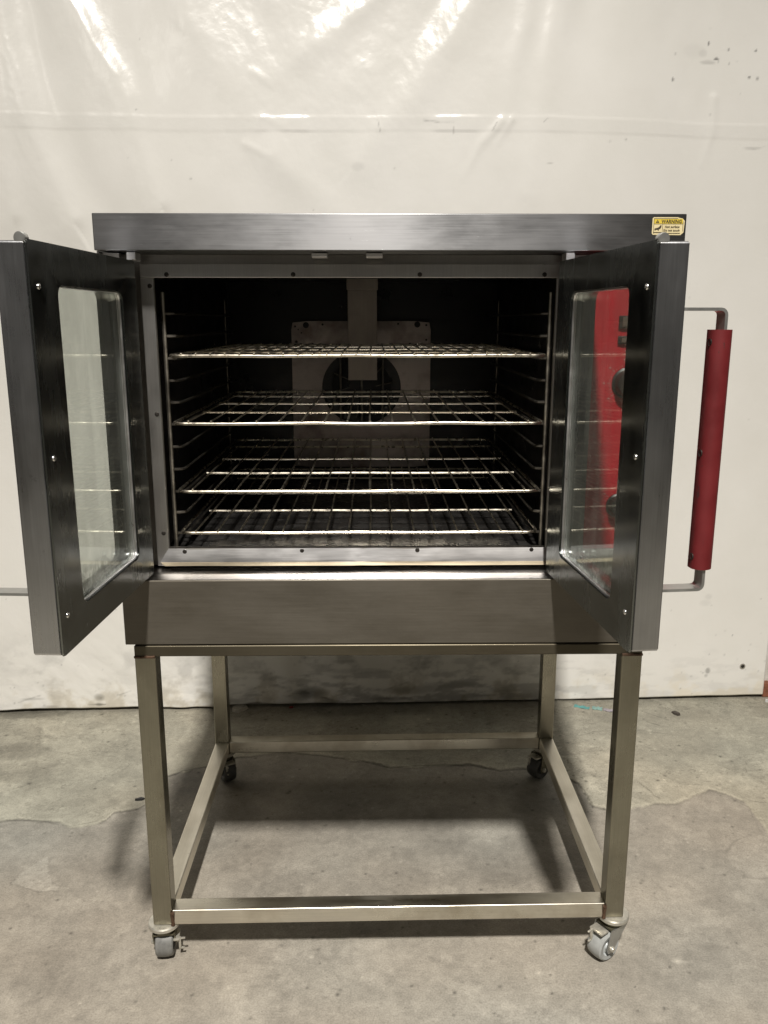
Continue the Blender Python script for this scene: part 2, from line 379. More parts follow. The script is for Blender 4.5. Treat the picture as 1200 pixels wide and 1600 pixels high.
    g = g*(1-.22*np.exp(-(dp/.003)**2)*smooth(.3,.5,fin)); 
    q3 = inpoly(wx, wy, F([(1140,1325),(1200,1300),(1260,1330),(1260,1370),(1180,1372),(1140,1352)])); g = np.where(q3, g*1.07, g)
    # cracks
    for L_, wd, a in (([(905,1150),(930,1143),(1000,1141),(1060,1150)], .0016, .3), ([(995,1222),(1012,1235),(1030,1248)], .0018, .4), ([(1005,1112),(1032,1122),(1045,1126)], .002, .45),
                   ([(1170,1252),(1200,1256)], .0015, .35), ([(430,1176),(480,1179),(560,1189),(610,1201),(680,1197),(740,1196),(780,1206),(850,1200)], .0032, .42),
                   ([(262,1213),(285,1206),(330,1196),(372,1184)], .0025, .5), ([(0,1282),(60,1282),(110,1292),(165,1281)], .0016, .3), ([(905,1226),(916,1243),(925,1262)], .0022, .45),
                   ([(60,1130),(63,1180),(40,1240)], .006, .10), ([(160,1160),(200,1190),(150,1225)], .0016, .14), ([(1010,1128),(1030,1134)], .003,.35)):
        L2 = F(L_); d, _ = segdist(X+(fin-.5)*.02, Y+(med-.5)*.02, L2); k = np.exp(-(d/wd)**2); g = g*(1-a*k); h = h-.0012*k
    # pale scratches
    for L_, wd, a in (([(985,1352),(1033,1410),(1090,1462),(1130,1505)], .0022, .16), ([(560,1255),(566,1285),(568,1310)], .006, .14), ([(430,1490),(480,1540),(560,1600)], .0035, .10), ([(400,1560),(450,1520)], .004,.12),
                   ([(840,1565),(880,1558)], .005, .16), ([(1055,1502),(1080,1503)], .004, .25), ([(990,1290),(1100,1380)], .005, .08), ([(1050,1590),(1120,1560)], .006, .08)):
        d, _ = segdist(X+(fin-.5)*.012, Y+(med-.5)*.015, F(L_)); g = g*(1+a*np.exp(-(d/wd)**2)*smooth(.3,.6,fin))
    for (u, v, r, a) in ((585,1530,.03,.16),(620,1545,.03,.10),(500,1290,.02,.12),(565,1345,.015,.16),(183,1498,.02,.12),(1058,1502,.008,.25),(240,1375,.03,.07)):
        cx, cy = on_floor(u, v); g = g*(1+a*np.exp(-((X-cx)**2+(Y-cy)**2)/r**2)*smooth(.4,.62,fin))
    # specks
    for k in range(1100):
        cx = rng.uniform(x0, x1); cy = rng.uniform(y0, y1); r_ = rng.uniform(.0016, .0042)*(1.0 if cy < 2.1 else 1.25)
        a = -rng.uniform(.25, .75) if rng.random() < .52 else rng.uniform(.15, .55)
        i0 = int((cx-x0)/st); j0 = int((cy-y0)/st); s = slice(max(0,j0-4), j0+5), slice(max(0,i0-4), i0+5)
        g[s] = g[s]*(1+a*np.exp(-((X[s]-cx)**2+(Y[s]-cy)**2)/r_**2))
    # grit beside the left rail
    for k in range(46):
        cx, cy = on_floor(rng.normal(272,14), rng.normal(1245,24)); r_ = rng.uniform(.0018,.004)
        i0 = int((cx-x0)/st); j0 = int((cy-y0)/st); s = slice(max(0,j0-4), j0+5), slice(max(0,i0-4), i0+5)
        kk = np.exp(-((X[s]-cx)**2+(Y[s]-cy)**2)/r_**2); g[s] = g[s]*(1+rng.uniform(-.4,.8)*kk); h[s] = h[s]+.0012*kk
    ps = np.array([1+.05, 1, 1-.04]); pk = (fbm(X, Y, .4, 3, 81)-.5)[...,None]
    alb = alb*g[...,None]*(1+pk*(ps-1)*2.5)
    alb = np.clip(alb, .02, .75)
    # fade relief at the borders
    m = np.minimum.reduce([X-x0, x1-X, Y-y0, y1-Y]); h = h*smooth(0, .05, m)
    P = np.stack([X, Y, h], -1)
    xe, ye = xs[-1], ys[-1]; B = 9.0
    ex4 = [[(-B,-B,0),(B,-B,0),(B,y0,0),(-B,y0,0)], [(-B,ye,0),(B,ye,0),(B,4,0),(-B,4,0)], [(-B,y0,0),(x0,y0,0),(x0,ye,0),(-B,ye,0)], [(xe,y0,0),(B,y0,0),(B,ye,0),(xe,ye,0)]]
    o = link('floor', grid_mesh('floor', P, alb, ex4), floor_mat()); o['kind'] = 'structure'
    return o
build_floor()

# ------------------------------------------------------------------ wall and the plastic sheeting hung on it
def wy(x): return 2.703 + .0315*x
SHEET_R = 1.3736
def build_sheet():
    x0, x1, z0, z1 = -1.75, SHEET_R, .013, 3.2; st = .0042
    xs = np.linspace(x0, x1, int((x1-x0)/st)); zs = np.concatenate([np.arange(z0, 2.32, st), np.linspace(2.33, z1, 40)])
    X, Z = np.meshgrid(xs, zs); W = lambda L: [on_wall(*p) for p in L]
    h = np.zeros(X.shape); low = smooth(1.75, 1.2, Z); top = smooth(1.45, 2.1, Z)
    wx = X + (fbm(X,Z,.25,3,7)-.5)*.03; wz = Z + (fbm(X,Z,.25,3,9)-.5)*.03
    CR = fbm(X*1.3+Z*.5, Z*.6-X*.3, .035, 4, 63, .6)
    def ridge(L_, wd, a, t0=1.0, t1=0.0, side=1, soft_=1.0, crinkle=False):
        nonlocal h
        d, t = segdist(wx, wz, W(L_)); sd = segdist.side*side
        ww = np.where(sd > 0, wd, wd*soft_); pr = np.exp(-(d/ww)**2)
        h = h + a*pr*(t0+(t1-t0)*t)
        if crinkle: h = h + pr*(CR-.5)*.0036*(t0+(t1-t0)*t)*np.clip(a/.02,0,1.3)
    ridge([(0,-120),(8,-20),(18,20),(35,90),(52,132),(64,170),(90,260),(130,345)], .036, .0150, 1, .65, 1, 2.4, True)
    ridge([(30,-120),(60,0),(80,90),(110,190),(150,290),(185,360)], .06, -.013, 1, .5)
    ridge([(60,-120),(100,-20),(118,8),(140,45),(168,92),(192,128),(210,165),(225,225),(260,320)], .032, .0128, 1, .55, 1, 2.4, True)
    ridge([(150,-80),(215,60),(260,160),(300,240)], .06, -.009, 1, .2)
    ridge([(-40,0),(0,112),(14,165),(24,235),(40,340)], .03, .0125, 1, .5, 1, 2.0, True)
    ridge([(260,-80),(300,30),(370,150),(440,260)], .07, .010, 1, .2)
    ridge([(330,-80),(420,60),(470,150)], .05, -.006, 1, .1)
    ridge([(790,-90),(745,-10),(722,28),(704,66),(676,112),(642,165),(600,215),(560,260)], .046, .0100, 1, .35, -1, 1.3, True)
    ridge([(740,-90),(690,0),(640,80),(580,150)], .05, -.008, 1, .0)
    ridge([(890,-90),(872,-5),(858,60),(846,140),(835,230),(820,300)], .034, .0072, 1, .35, -1, 1.5, True)
    ridge([(830,-60),(815,40),(795,120),(788,200)], .03, .009, 1, .1)
    ridge([(600,-60),(590,0),(520,70),(430,130)], .04, .010, 1, .2)
    ridge([(930,-90),(915,60),(905,200)], .06, -.007, 1, .2)
    ridge([(1000,-90),(1000,100),(1010,330)], .10, .007, 1, .3)
    ridge([(395,126),(425,146)], .013, .0016, 1, .6); ridge([(388,232),(420,248)], .013, .0022, 1, .5); ridge([(412,190),(445,206)], .012, .0018, 1, .5)
    ridge([(780,195),(745,235),(720,290)], .013, .004, 1, 0); ridge([(795,192),(765,240)], .010, .003, 1, 0)
    ridge([(430,250),(520,330),(600,400)], .05, .005, 1, .4); ridge([(1120,150),(1115,210),(1100,260)], .012, .003, 1, .2)
    # crumple between the folds, broad waves below
    cr = fbm(X*1.2+Z*.6, Z*.8-X*.5, .10, 6, 17, .60); h += (cr-.5)*.0050*(.25+.75*top)*np.exp(-((X+.10)/.52)**2)
    h += (fbm(X, Z*.35, .32, 4, 19)-.5)*.016*(.4+.6*top) + (fbm(X*.8+Z*.5, Z*.25, .16, 3, 29)-.5)*.004
    h += .056*np.exp(-((Z-1.78)/.52)**2)*smooth(1.15,.5,X)      # the slack sheet bellies out around the seam
    # welded seam band
    zs_ = 1.860 + .004*np.sin(X*3) ; band = smooth(.022,.019,np.abs(Z-zs_)); on_ = smooth(-.45,-.3,X)*smooth(.62,.4,X)*smooth(.38,.5,fbm(X, Z*0, .12, 3, 24))
    h += band*(.0004 + .0014*on_ + .0006*(fbm(X*2, Z*2, .09, 4, 23)))*1.0
    h += .0016*np.exp(-((Z-zs_-.021)/.003)**2)*smooth(.45,.6,fbm(X*2, Z*0, .2, 3, 27))*on_
    # hem: bulges near the floor behind the stand
    hem = smooth(.12, .02, Z)
    for (u, wdt, a) in ((290,.05,.010),(335,.04,.012),(385,.03,.008),(250,.03,.006),(520,.10,.004)):
        cx = on_wall(u, 1095)[0]; h += a*hem*np.exp(-((X-cx)/wdt)**2)
    h += (fbm(X*2.2+Z*2, Z*1.5, .12, 4, 37, .5)-.5)*.0035*smooth(.45,.1,Z)*smooth(.4,-.1,X)
    Zb = Z + hem*(.010*(fbm(X, X*0, .22, 4, 33)-.5) + .006*np.exp(-((X+.42)/.05)**2)) + .0*X
    # --- albedo
    alb = np.ones(X.shape+(3,))*np.array([.862,.848,.805]); g = np.ones(X.shape)
    f1 = fbm(X, Z, .09, 6, 43, .62); f2 = fbm(X*.6, Z*1.8, .05, 5, 47, .6); f3 = fbm(X, Z, .5, 4, 49)
    g *= 1+(f3-.5)*.05
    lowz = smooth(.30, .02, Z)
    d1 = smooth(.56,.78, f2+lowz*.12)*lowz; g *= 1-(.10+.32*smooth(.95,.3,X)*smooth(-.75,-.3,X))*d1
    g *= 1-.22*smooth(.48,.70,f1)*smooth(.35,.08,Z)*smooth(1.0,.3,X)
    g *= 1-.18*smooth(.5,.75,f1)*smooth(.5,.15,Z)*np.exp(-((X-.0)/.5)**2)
    for (u, v, rx, rz, a) in ((163,1080,.018,.014,.42),(162,1091,.014,.006,.5),(490,1078,.05,.022,.55),(470,1082,.03,.02,.35),(60,1082,.04,.005,.25),(90,1094,.03,.004,.3),(1109,1051,.008,.010,.45),(1106,1059,.006,.006,.3),
                           (1108,96,.022,.005,.22),(1122,90,.007,.003,.75),(1100,82,.012,.010,.10),(1085,78,.03,.02,.05),(1110,66,.003,.006,.75),(1126,94,.002,.008,.5),(1050,125,.004,.006,.65),(1142,75,.004,.004,.55),(1186,76,.004,.004,.7),
                           (1175,118,.004,.004,.7),(1188,120,.004,.005,.5),(1142,97,.003,.003,.4),(560,1045,.10,.010,.22),(640,1075,.09,.016,.35),(700,1068,.10,.012,.25),(610,1088,.06,.007,.35),(760,1085,.05,.005,.25),(400,1045,.04,.006,.2),
                           (853,260,.012,.002,.35),(560,268,.02,.012,.10),(1110,935,.012,.010,.10),(1105,945,.02,.012,.08),(1148,996,.003,.003,.45),(1160,145,.004,.002,.3),(1134,75,.016,.0015,.25),(20,1040,.05,.02,.08),(80,1020,.04,.02,.08),(1180,230,.03,.003,.22),(775,1030,.05,.01,.12)):
        cx, cz = on_wall(u, v); d = ((X-cx)/rx)**2+((Z-cz)/rz)**2+(f1-.5)*1.6*(rx>.006); g *= 1-a*smooth(1.7,.0,d)
    for L_, wd, a in (([(660,196),(683,199),(705,199)], .0022, .45), ([(706,199),(706,217)], .0016, .5), ([(590,197),(594,215)], .0016, .3), ([(771,200),(765,211)], .0018, .35), ([(850,192),(843,198)], .0015, .25),
                      ([(1178,232),(1205,226)], .0018, .35), ([(40,1086),(72,1077)], .0025, .35), ([(190,1078),(210,1071)], .002, .3), ([(145,1091),(172,1091)], .002, .45), ([(480,1078),(520,1090)], .004, .4), ([(600,1075),(640,1062)], .003, .3)):
        d, _ = segdist(X, Z, W(L_)); g *= 1-a*np.exp(-(d/wd)**2)*smooth(.25,.5,f2)
    for k in range(240):
        cx = rng.uniform(-1.3, x1); cz = abs(rng.normal(0, .16))+.02 if rng.random() < .7 else rng.uniform(.1, 2.2); r_ = rng.uniform(.0018,.0035)
        i0 = int((cx-x0)/(x1-x0)*len(xs)); j0 = int((cz-z0)/st); s = slice(max(0,j0-3), j0+4), slice(max(0,i0-3), i0+4)
        if g[s].size: g[s] = g[s]*(1-rng.uniform(.1,.4)*np.exp(-((X[s]-cx)**2+(Z[s]-cz)**2)/r_**2))
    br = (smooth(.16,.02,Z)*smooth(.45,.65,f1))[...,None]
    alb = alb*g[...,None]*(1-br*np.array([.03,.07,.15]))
    alb *= (1 - band*.02)[...,None]
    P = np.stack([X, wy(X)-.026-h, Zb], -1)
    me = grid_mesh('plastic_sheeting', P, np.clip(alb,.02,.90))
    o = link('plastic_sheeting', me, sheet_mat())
    md = o.modifiers.new('thickness', 'SOLIDIFY'); md.thickness = .0015; md.offset = 1
    tag(o, 'glossy white plastic sheeting hanging in folds on the wall behind the oven', 'plastic sheeting')
    # fixing screw with washer, lower right
    cx, cz = on_wall(1171, 1051, 2.66)
    bm = bmesh.new(); lathe(bm, [(0,.0),(.0058,.0),(.0062,.0012),(.0052,.0022),(.0028,.0016),(.0022,.0002),(0,.0)], (cx, wy(cx)-.0285, cz), (0,-1,0), 16)
    obj('screw', bm, M_dscrew, o, True)
    bm = bmesh.new(); lathe(bm, [(.0060,-.0004),(.0100,-.0004),(.0100,.0008),(.0062,.0012)], (cx, wy(cx)-.0287, cz), (0,-1,0), 20); obj('washer', bm, M_side_trim, o, True)
    return o
build_sheet()
def build_wall():
    bm = bmesh.new(); n = 60
    pts = []
    # slightly uneven plaster: subdivided front face
    x0, x1, z1 = -6.0, 6.0, 4.2
    front = [[bm.verts.new((x, wy(x)+random.uniform(-.0015,.0015)*(abs(x-1.5)<.4), z)) for x in np.concatenate([np.linspace(x0,1.25,12), np.linspace(1.28,1.7,16), np.linspace(1.8,x1,8)])] for z in np.concatenate([np.linspace(0,1.6,46), np.linspace(1.7,z1,8)])]
    for a, b in zip(front, front[1:]):
        for i in range(len(a)-1): bm.faces.new((a[i], a[i+1], b[i+1], b[i]))
    ext = bmesh.ops.extrude_face_region(bm, geom=bm.faces[:]); T_ = [v for v in ext['geom'] if isinstance(v, bmesh.types.BMVert)]
    bmesh.ops.translate(bm, verts=T_, vec=(0,.2,0))
    m, nt, b = mat_new('rough_white_plaster')
    nn = noise(nt, (1,1,1), 18, 6, .7)
    nt.links.new(mix(nt, rng_map(nt, nn, .45, .75, 0, 1), (.70,.67,.62), (.46,.42,.36)), b.inputs['Base Color']); b.inputs['Roughness'].default_value = .7
    bp = N(nt, 'ShaderNodeBump'); bp.inputs['Strength'].default_value = .8; bp.inputs['Distance'].default_value = .004; nt.links.new(nn, bp.inputs['Height']); nt.links.new(bp.outputs[0], b.inputs['Normal'])
    o = obj('wall', bm, m, None, True); tag(o, 'rough painted wall seen in a strip right of the plastic sheeting', 'wall')
build_wall()

# ------------------------------------------------------------------ small scraps on the floor
def scrap(name, label, cat, px, size, col, rough=.5, hgt=.008, rz=0, ang=6):
    x, y = on_floor(*px); r_ = random.Random(hash(name) % 99 + ang)
    pts = [(size[0]*math.cos(2*math.pi*k/ang)*r_.uniform(.75,1.15), size[1]*math.sin(2*math.pi*k/ang)*r_.uniform(.75,1.15)) for k in range(ang)]
    bm = bmesh.new(); prism(bm, pts, 'z', 0, hgt)
    bmesh.ops.rotate(bm, verts=bm.verts, matrix=Matrix.Rotation(rz, 3, 'Z'))
    for v in bm.verts:
        if v.co.z > 0: v.co.z *= r_.uniform(.55,1.1); v.co.x *= .85; v.co.y *= .85
    T(bm, (x, y, .0005))
    o = obj(name, bm, plain(name+'_colour', col, rough, 0, .25, 90, .3), None, False, None, (x, y, 0)); tag(o, label, cat)
scrap('concrete_flake', 'pale loose flake of concrete on the floor beside the rear left leg', 'rubble', (374,1110), (.034,.022), (.50,.46,.38), .7, .016, .3, 7)
scrap('plastic_scrap', 'tiny red scrap on the floor in the shadow near the wall', 'scrap', (455,1107), (.009,.006), (.35,.03,.02), .5, .007, .2, 6)
scrap('dark_chip', 'small dark chip lying on the floor right of the stand', 'debris', (1056,1116), (.010,.018), (.06,.05,.04), .7, .008, .5, 6)
scrap('leaf_scrap', 'small black scrap on the floor just left of the front left leg', 'debris', (218,1250), (.014,.006), (.02,.02,.02), .6, .006, .3, 6)
scrap('foil_scrap', 'bright crumpled scrap on the floor at the right edge', 'scrap', (1199,1097), (.010,.008), (.6,.6,.58), .3, .012, 0, 7)
def tape(name, label, px0, px1, wd, col):
    a = Vector((*on_floor(*px0), 0)); b = Vector((*on_floor(*px1), 0)); d = (b-a); n_ = Vector((-d.y, d.x, 0)).normalized()*wd
    bm = bmesh.new(); K = 9; prev = None
    for k in range(K):
        p = a + d*k/(K-1); o1 = random.uniform(.7,1.1); z = .0028+.0012*math.sin(k*1.7)
        r_ = (bm.verts.new((p.x+n_.x*o1, p.y+n_.y*o1, z)), bm.verts.new((p.x-n_.x*o1, p.y-n_.y*o1, z)))
        if prev: bm.faces.new((prev[0], prev[1], r_[1], r_[0]))
        prev = r_
    e = bmesh.ops.extrude_face_region(bm, geom=bm.faces[:]); bmesh.ops.translate(bm, verts=[v for v in e['geom'] if isinstance(v, bmesh.types.BMVert)], vec=(0,0,.0008))
    o = obj(name, bm, plain(name+'_tape', col, .45, 0, .25, 60), None, False, None, tuple(a)); tag(o, label, 'tape')
tape('tape_strip', 'torn strip of turquoise tape stuck on the floor by the wall', (897,1104), (921,1108), .011, (.09,.29,.28))
tape('tape_strip', 'short pale turquoise piece of tape beside the darker strip', (925,1107), (941,1109), .013, (.20,.34,.31))
tape('tape_strip', 'faded lilac piece of tape nearest the front right leg', (943,1110), (968,1113), .010, (.30,.27,.30))
def wood():
    x, y = on_floor(1188, 1086)
    bm = newbox(x-.002, x+.022, y-.02, y+.02, .001, .055, bev=.003)
    o = obj('wood_block', bm, plain('reddish_wood', (.22,.085,.045), .7, 0, .4, 70, .5), None, False, None, (x, y, 0)); tag(o, 'reddish brown wood offcut at the lower right corner of the sheeting', 'wood')
wood()

# ------------------------------------------------------------------ OVEN
LIFT = .026       # drawn with its underside at z = .674, then set on the stand this much higher
XL, XR, YF, YB = -.4767, .5377, 1.50, 2.46
OX0, OX1, OZ0, OZ1 = -.398, .336, .845, 1.3515
oven = thing('convection_oven', 'stainless steel convection oven with both glass doors open on a wheeled stand', 'oven', (.03, 1.98, .674))
# hood: folded front band with returns
bm = newbox(XL, XR, YF, YB-.02, 1.3927, 1.4536, bev=.0016)
hood = obj('hood', bm, M_hood, oven, True)
# body shell: side panels, back, underside
obj('side_panel', newbox(XL+.003, XL+.006, YF+.004, YB-.03, .803, 1.392), M_face, oven)
obj('side_panel', newbox(XR-.006, XR-.003, YF+.004, YB-.03, .803, 1.392), M_face, oven)
obj('back_panel', newbox(XL+.003, XR-.003, YB-.028, YB-.024, .674, 1.392), M_face, oven)
# lower front panel (box section with a lip on top that forms the ledge)
bm = newbox(XL+.004, XR, YF, YB-.03, .674, .8018, bev=.0018)
kick = obj('lower_front_panel', bm, M_kick, oven, True)
# ledge bend
bm = bmesh.new(); prism(bm, [(YF+.004,.8022),(YF+.030,.8045),(YF+.045,.8040),(1.592,.8052),(1.592,.8022)], 'x', XL+.008, XR-.010)
obj('ledge', bm, M_ledge, oven)
# front face around the opening
YP = 1.582
def face_with_hole():
    bm = bmesh.new()
    box(bm, XL+.007, OX0, YP, YP+.003, .808, 1.392); box(bm, OX1, XR-.007, YP, YP+.003, .808, 1.392)
    box(bm, OX0, OX1, YP, YP+.003, OZ1, 1.392); box(bm, OX0, OX1, YP, YP+.003, .808, OZ0)
    return bm
obj('front_face', face_with_hole(), M_face, oven)
# jambs between the face and the hinge line
obj('hinge_jamb', newbox(XL+.007, -.440, 1.518, YP-.001, .806, 1.390, bev=.001), M_face, oven)
# trims
tt = obj('top_trim', newbox(-.4215, .3600, 1.5755, 1.5815, OZ1, 1.3755, bev=.001), M_side_trim, oven)
tl = obj('side_trim', newbox(-.4215, OX0, 1.5745, 1.5815, .8085, OZ1-.0008, bev=.0012), M_side_trim, oven)
tr = obj('side_trim', newbox(OX1, .3600, 1.5745, 1.5815, .8085, OZ1-.0008, bev=.0012), M_side_trim, oven)
bm = bmesh.new()
ptsT = [(-.3985,.8435),(.3385,.8435)]; ptsM = [(-.4145,.8176),(.3545,.8176)]; ptsB = [(-.4035,.8120),(.3435,.8120)]
ys_ = (1.5738, 1.5672, 1.5605)
vf = [[bm.verts.new((p[0], y, p[1])) for p in L_] for L_, y in ((ptsT, ys_[0]), (ptsM, ys_[1]), (ptsB, ys_[2]))]
vb = [[bm.verts.new((p[0], 1.5743, p[1])) for p in L_] for L_ in (ptsT, ptsM, ptsB)]
for i in (0,1):
    bm.faces.new((vf[i][0], vf[i][1], vf[i+1][1], vf[i+1][0])); bm.faces.new((vb[i][1], vb[i][0], vb[i+1][0], vb[i+1][1]))
    for s in (0,1): bm.faces.new((vf[i][s], vf[i+1][s], vb[i+1][s], vb[i][s]))
bm.faces.new((vf[0][0], vf[0][1], vb[0][1], vb[0][0])); bm.faces.new((vf[2][0], vf[2][1], vb[2][1], vb[2][0]))
# gentle dents: cut the trim along its length
cuts = bmesh.ops.subdivide_edges(bm, edges=[e for e in bm.edges if abs(e.verts[0].co.x-e.verts[1].co.x) > .5], cuts=40)
for v in bm.verts:
    if v.co.y < 1.5742 and -.38 < v.co.x < .33: v.co.y += .0011*math.sin(v.co.x*23)*math.sin(v.co.x*7+1) + .0014*math.exp(-((v.co.x+.02)/.012)**2)
bmesh.ops.recalc_face_normals(bm, faces=bm.faces)
for f in bm.faces:
    c_ = f.calc_center_median()
    if f.normal.y < -.2 and c_.z < .8168: f.material_index = 1
M_tanrefl = steel('tan_reflection_steel', (.60,.52,.38), .36, .3, 'x', .3, (.30,.24,.16))  # tan reflection on the lower facet, put into the steel colour
tb = obj('bottom_trim', bm, [M_trim, M_tanrefl], oven, True)
def screws(parent, pts, y, r_=.0042, mat=M_dscrew, nm='screw'):
    for (x, z) in pts:
        bm = bmesh.new(); lathe(bm, [(0,-.001),(r_,-.001),(r_,.0010),(r_*.75,.0022),(0,.0026)], (x, y, z), (0,-1,0), 14); obj(nm, bm, mat, parent, True)
screws(tt, [(-.3734,1.3568),(-.1444,1.357),(.0854,1.3571),(.3126,1.3573)], 1.5757)
screws(tl, [(-.4045,1.3367),(-.4055,1.1047),(-.4065,.8743)], 1.5747)
screws(tb, [(-.3674,.8375),(-.1395,.8385),(.0854,.839),(.3084,.8393)], 1.5733)
# door catches under the hood and hinge blocks
obj('catch', newbox(-.107,-.079,1.522,1.550,1.3832,1.3905,bev=.001), M_trim, oven)
obj('catch', newbox(-.0117,.0175,1.522,1.550,1.3832,1.3905,bev=.001), M_trim, oven)
obj('hinge_block', newbox(-.4285,-.4125,1.521,1.555,1.3785,1.3915,bev=.001), M_trim, oven)
obj('hinge_block', newbox(.338,.354,1.521,1.555,1.3785,1.3915,bev=.001), M_trim, oven)
# cavity liner, open to the front
def liner():
    bm = bmesh.new(); x0, x1, y0, y1, z0, z1 = OX0-.012, OX1+.012, YP+.0035, 2.425, .834, 1.380; t = .003
    box(bm, x0-t, x0, y0, y1, z0, z1); box(bm, x1, x1+t, y0, y1, z0, z1); box(bm, x0, x1, y0, y1, z1, z1+t)
    box(bm, x0-t, x1+t, y1, y1+t, z0, z1); return bm
cav = obj('cavity_wall', liner(), M_black, oven)
def cav_floor():
    bm = bmesh.new(); nx, ny = 60, 60; g = []
    for j in range(ny+1):
        row = []
        for i in range(nx+1):
            x = OX0-.012 + i*(OX1-OX0+.024)/nx; y = YP+.0035 + j*(2.425-YP-.0035)/ny
            row.append(bm.verts.new((x, y, .8355 + .0011*math.sin(x*19+1)*math.cos(y*13) + random.uniform(0,.0003))))
        g.append(row)
    for a, b in zip(g, g[1:]):
        for i in range(nx): bm.faces.new((a[i], a[i+1], b[i+1], b[i]))
    return bm
obj('cavity_floor', cav_floor(), M_soot, oven, True)
# fan baffle plate with round opening, guard wires, small holes
PY = 2.398; s_ = PY/2.36
pc = (-.0330, 1.0905); px0, px1, pz0, pz1 = -.2285, .1620, .862, 1.2745
kk = 10
def rp(n_, cx, cz, rx, rz): return [(cx+rx*math.cos(2*math.pi*i/n_-math.pi/4*1), cz+rz*math.sin(2*math.pi*i/n_-math.pi/4*1)) for i in range(n_)]
def rect_match(n_, cx, cz, x0, x1, z0, z1):
    out = []
    for i in range(n_):
        a = 2*math.pi*i/n_-math.pi/4; dx, dz = math.cos(a), math.sin(a)
        t = min(((x1-cx) if dx > 0 else (x0-cx))/dx if abs(dx) > 1e-9 else 9, ((z1-cz) if dz > 0 else (z0-cz))/dz if abs(dz) > 1e-9 else 9)
        out.append((cx+dx*t, cz+dz*t))
    return out
bm = bmesh.new(); nn_ = 64
outer = rect_match(nn_, *pc, px0, px1, pz0, pz1)
for cz_ in ((px0,pz0),(px1,pz0),(px1,pz1),(px0,pz1)):
    i = min(range(nn_), key=lambda k: math.dist(outer[k], cz_)); outer[i] = (cz_[0]+(.004 if cz_[0] < 0 else -.004), cz_[1]+(.004 if cz_[1] < 1 else -.004))
ring_prism(bm, outer, rp(nn_, *pc, .112, .105), lambda x, z: (x, PY, z), lambda x, z: (x, PY+.004, z))
baffle = obj('fan_baffle', bm, M_plate, oven)
for (u, v, r_) in ((478,508,.0085),(652,507,.0085),(461,510,.003),(504,507,.003),(463,534,.004),(488,538,.0045),(641,538,.0045),(666,508,.003),(666,531,.003),(622,506,.003),(466,515,.002),(471,520,.002)):
    x, z = on_wall(u, v, PY); z -= LIFT; bm = bmesh.new(); lathe(bm, [(r_,-.0002),(r_,.0006),(0,.0008)], (x, PY, z), (0,-1,0), 12); obj('bolt_hole', bm, M_black, baffle)
for u in (532, 565, 598):
    x, z = on_wall(u, 570, PY); bm = bmesh.new(); tube(bm, [(x, PY-.004, pc[1]+.103), (x, PY-.004, pc[1]-.103)], .0034, 6); obj('guard_wire', bm, M_guide, baffle, True)
bm = bmesh.new(); lathe(bm, [(0,0),(.085,0),(.085,.01),(.03,.02),(0,.02)], (pc[0], PY+.024, pc[1]), (0,-1,0), 24); obj('fan_wheel', bm, M_black, baffle, True)
for k in range(10):
    a = 2*math.pi*k/10; bm = bmesh.new(); c_, s2 = math.cos(a), math.sin(a)
    P4 = [(pc[0]+c_*.030, PY+.006, pc[1]+s2*.030), (pc[0]+c_*.086-s2*.012, PY+.006, pc[1]+s2*.086+c_*.012), (pc[0]+c_*.086-s2*.022, PY+.022, pc[1]+s2*.086+c_*.022), (pc[0]+c_*.030-s2*.006, PY+.022, pc[1]+s2*.030+c_*.006)]
    f_ = bm.faces.new([bm.verts.new(p) for p in P4]); e_ = bmesh.ops.extrude_face_region(bm, geom=[f_]); bmesh.ops.translate(bm, verts=[v for v in e_['geom'] if isinstance(v, bmesh.types.BMVert)], vec=(-s2*.0015,0,c_*.0015))
    obj('fan_blade', bm, M_guide, baffle)
# sensor duct hanging from the ceiling of the cavity
bm = bmesh.new(); box(bm, -.0645,.0105,2.198,2.232,1.1246,1.352,bev=.001); box(bm,-.0668,.0128,2.194,2.236,1.3525,1.380,bev=.001)
obj('sensor_duct', bm, M_duct, oven)
# rack guides: two posts and eleven bent rungs on each side
RUNG = [1.2884,1.2471,1.2058,1.1645,1.1232,1.0819,1.0381,.9943,.9506,.9087,.8669]
def guide(side):
    xp = -.3895 if side < 0 else .3315; xi = xp - side*.0175 if side > 0 else xp + .0215
    bm = bmesh.new()
    tube(bm, [(xp, 1.602, .842), (xp, 1.602, 1.327)], .0038, 8)
    g_ = obj('rack_guide', bm, M_post, oven, True)
    bm = bmesh.new(); tube(bm, [(xp, 2.262, .842), (xp, 2.262, 1.327)], .0038, 8); obj('rear_post', bm, M_guide, g_, True)
    sgn = 1 if side < 0 else -1
    for z in RUNG:
        bm = bmesh.new(); y0, y1 = 1.605, 2.259; r_ = .012
        pts = [(xp, y0, z), (xi-sgn*r_, y0, z), (xi-sgn*r_*.3, y0+r_*.3, z), (xi, y0+r_, z), (xi, y1-r_, z), (xi-sgn*r_, y1, z), (xp, y1, z)]
        tube(bm, pts, .0028, 6); obj('rung', bm, M_guide, g_, True)
guide(-1); guide(1)
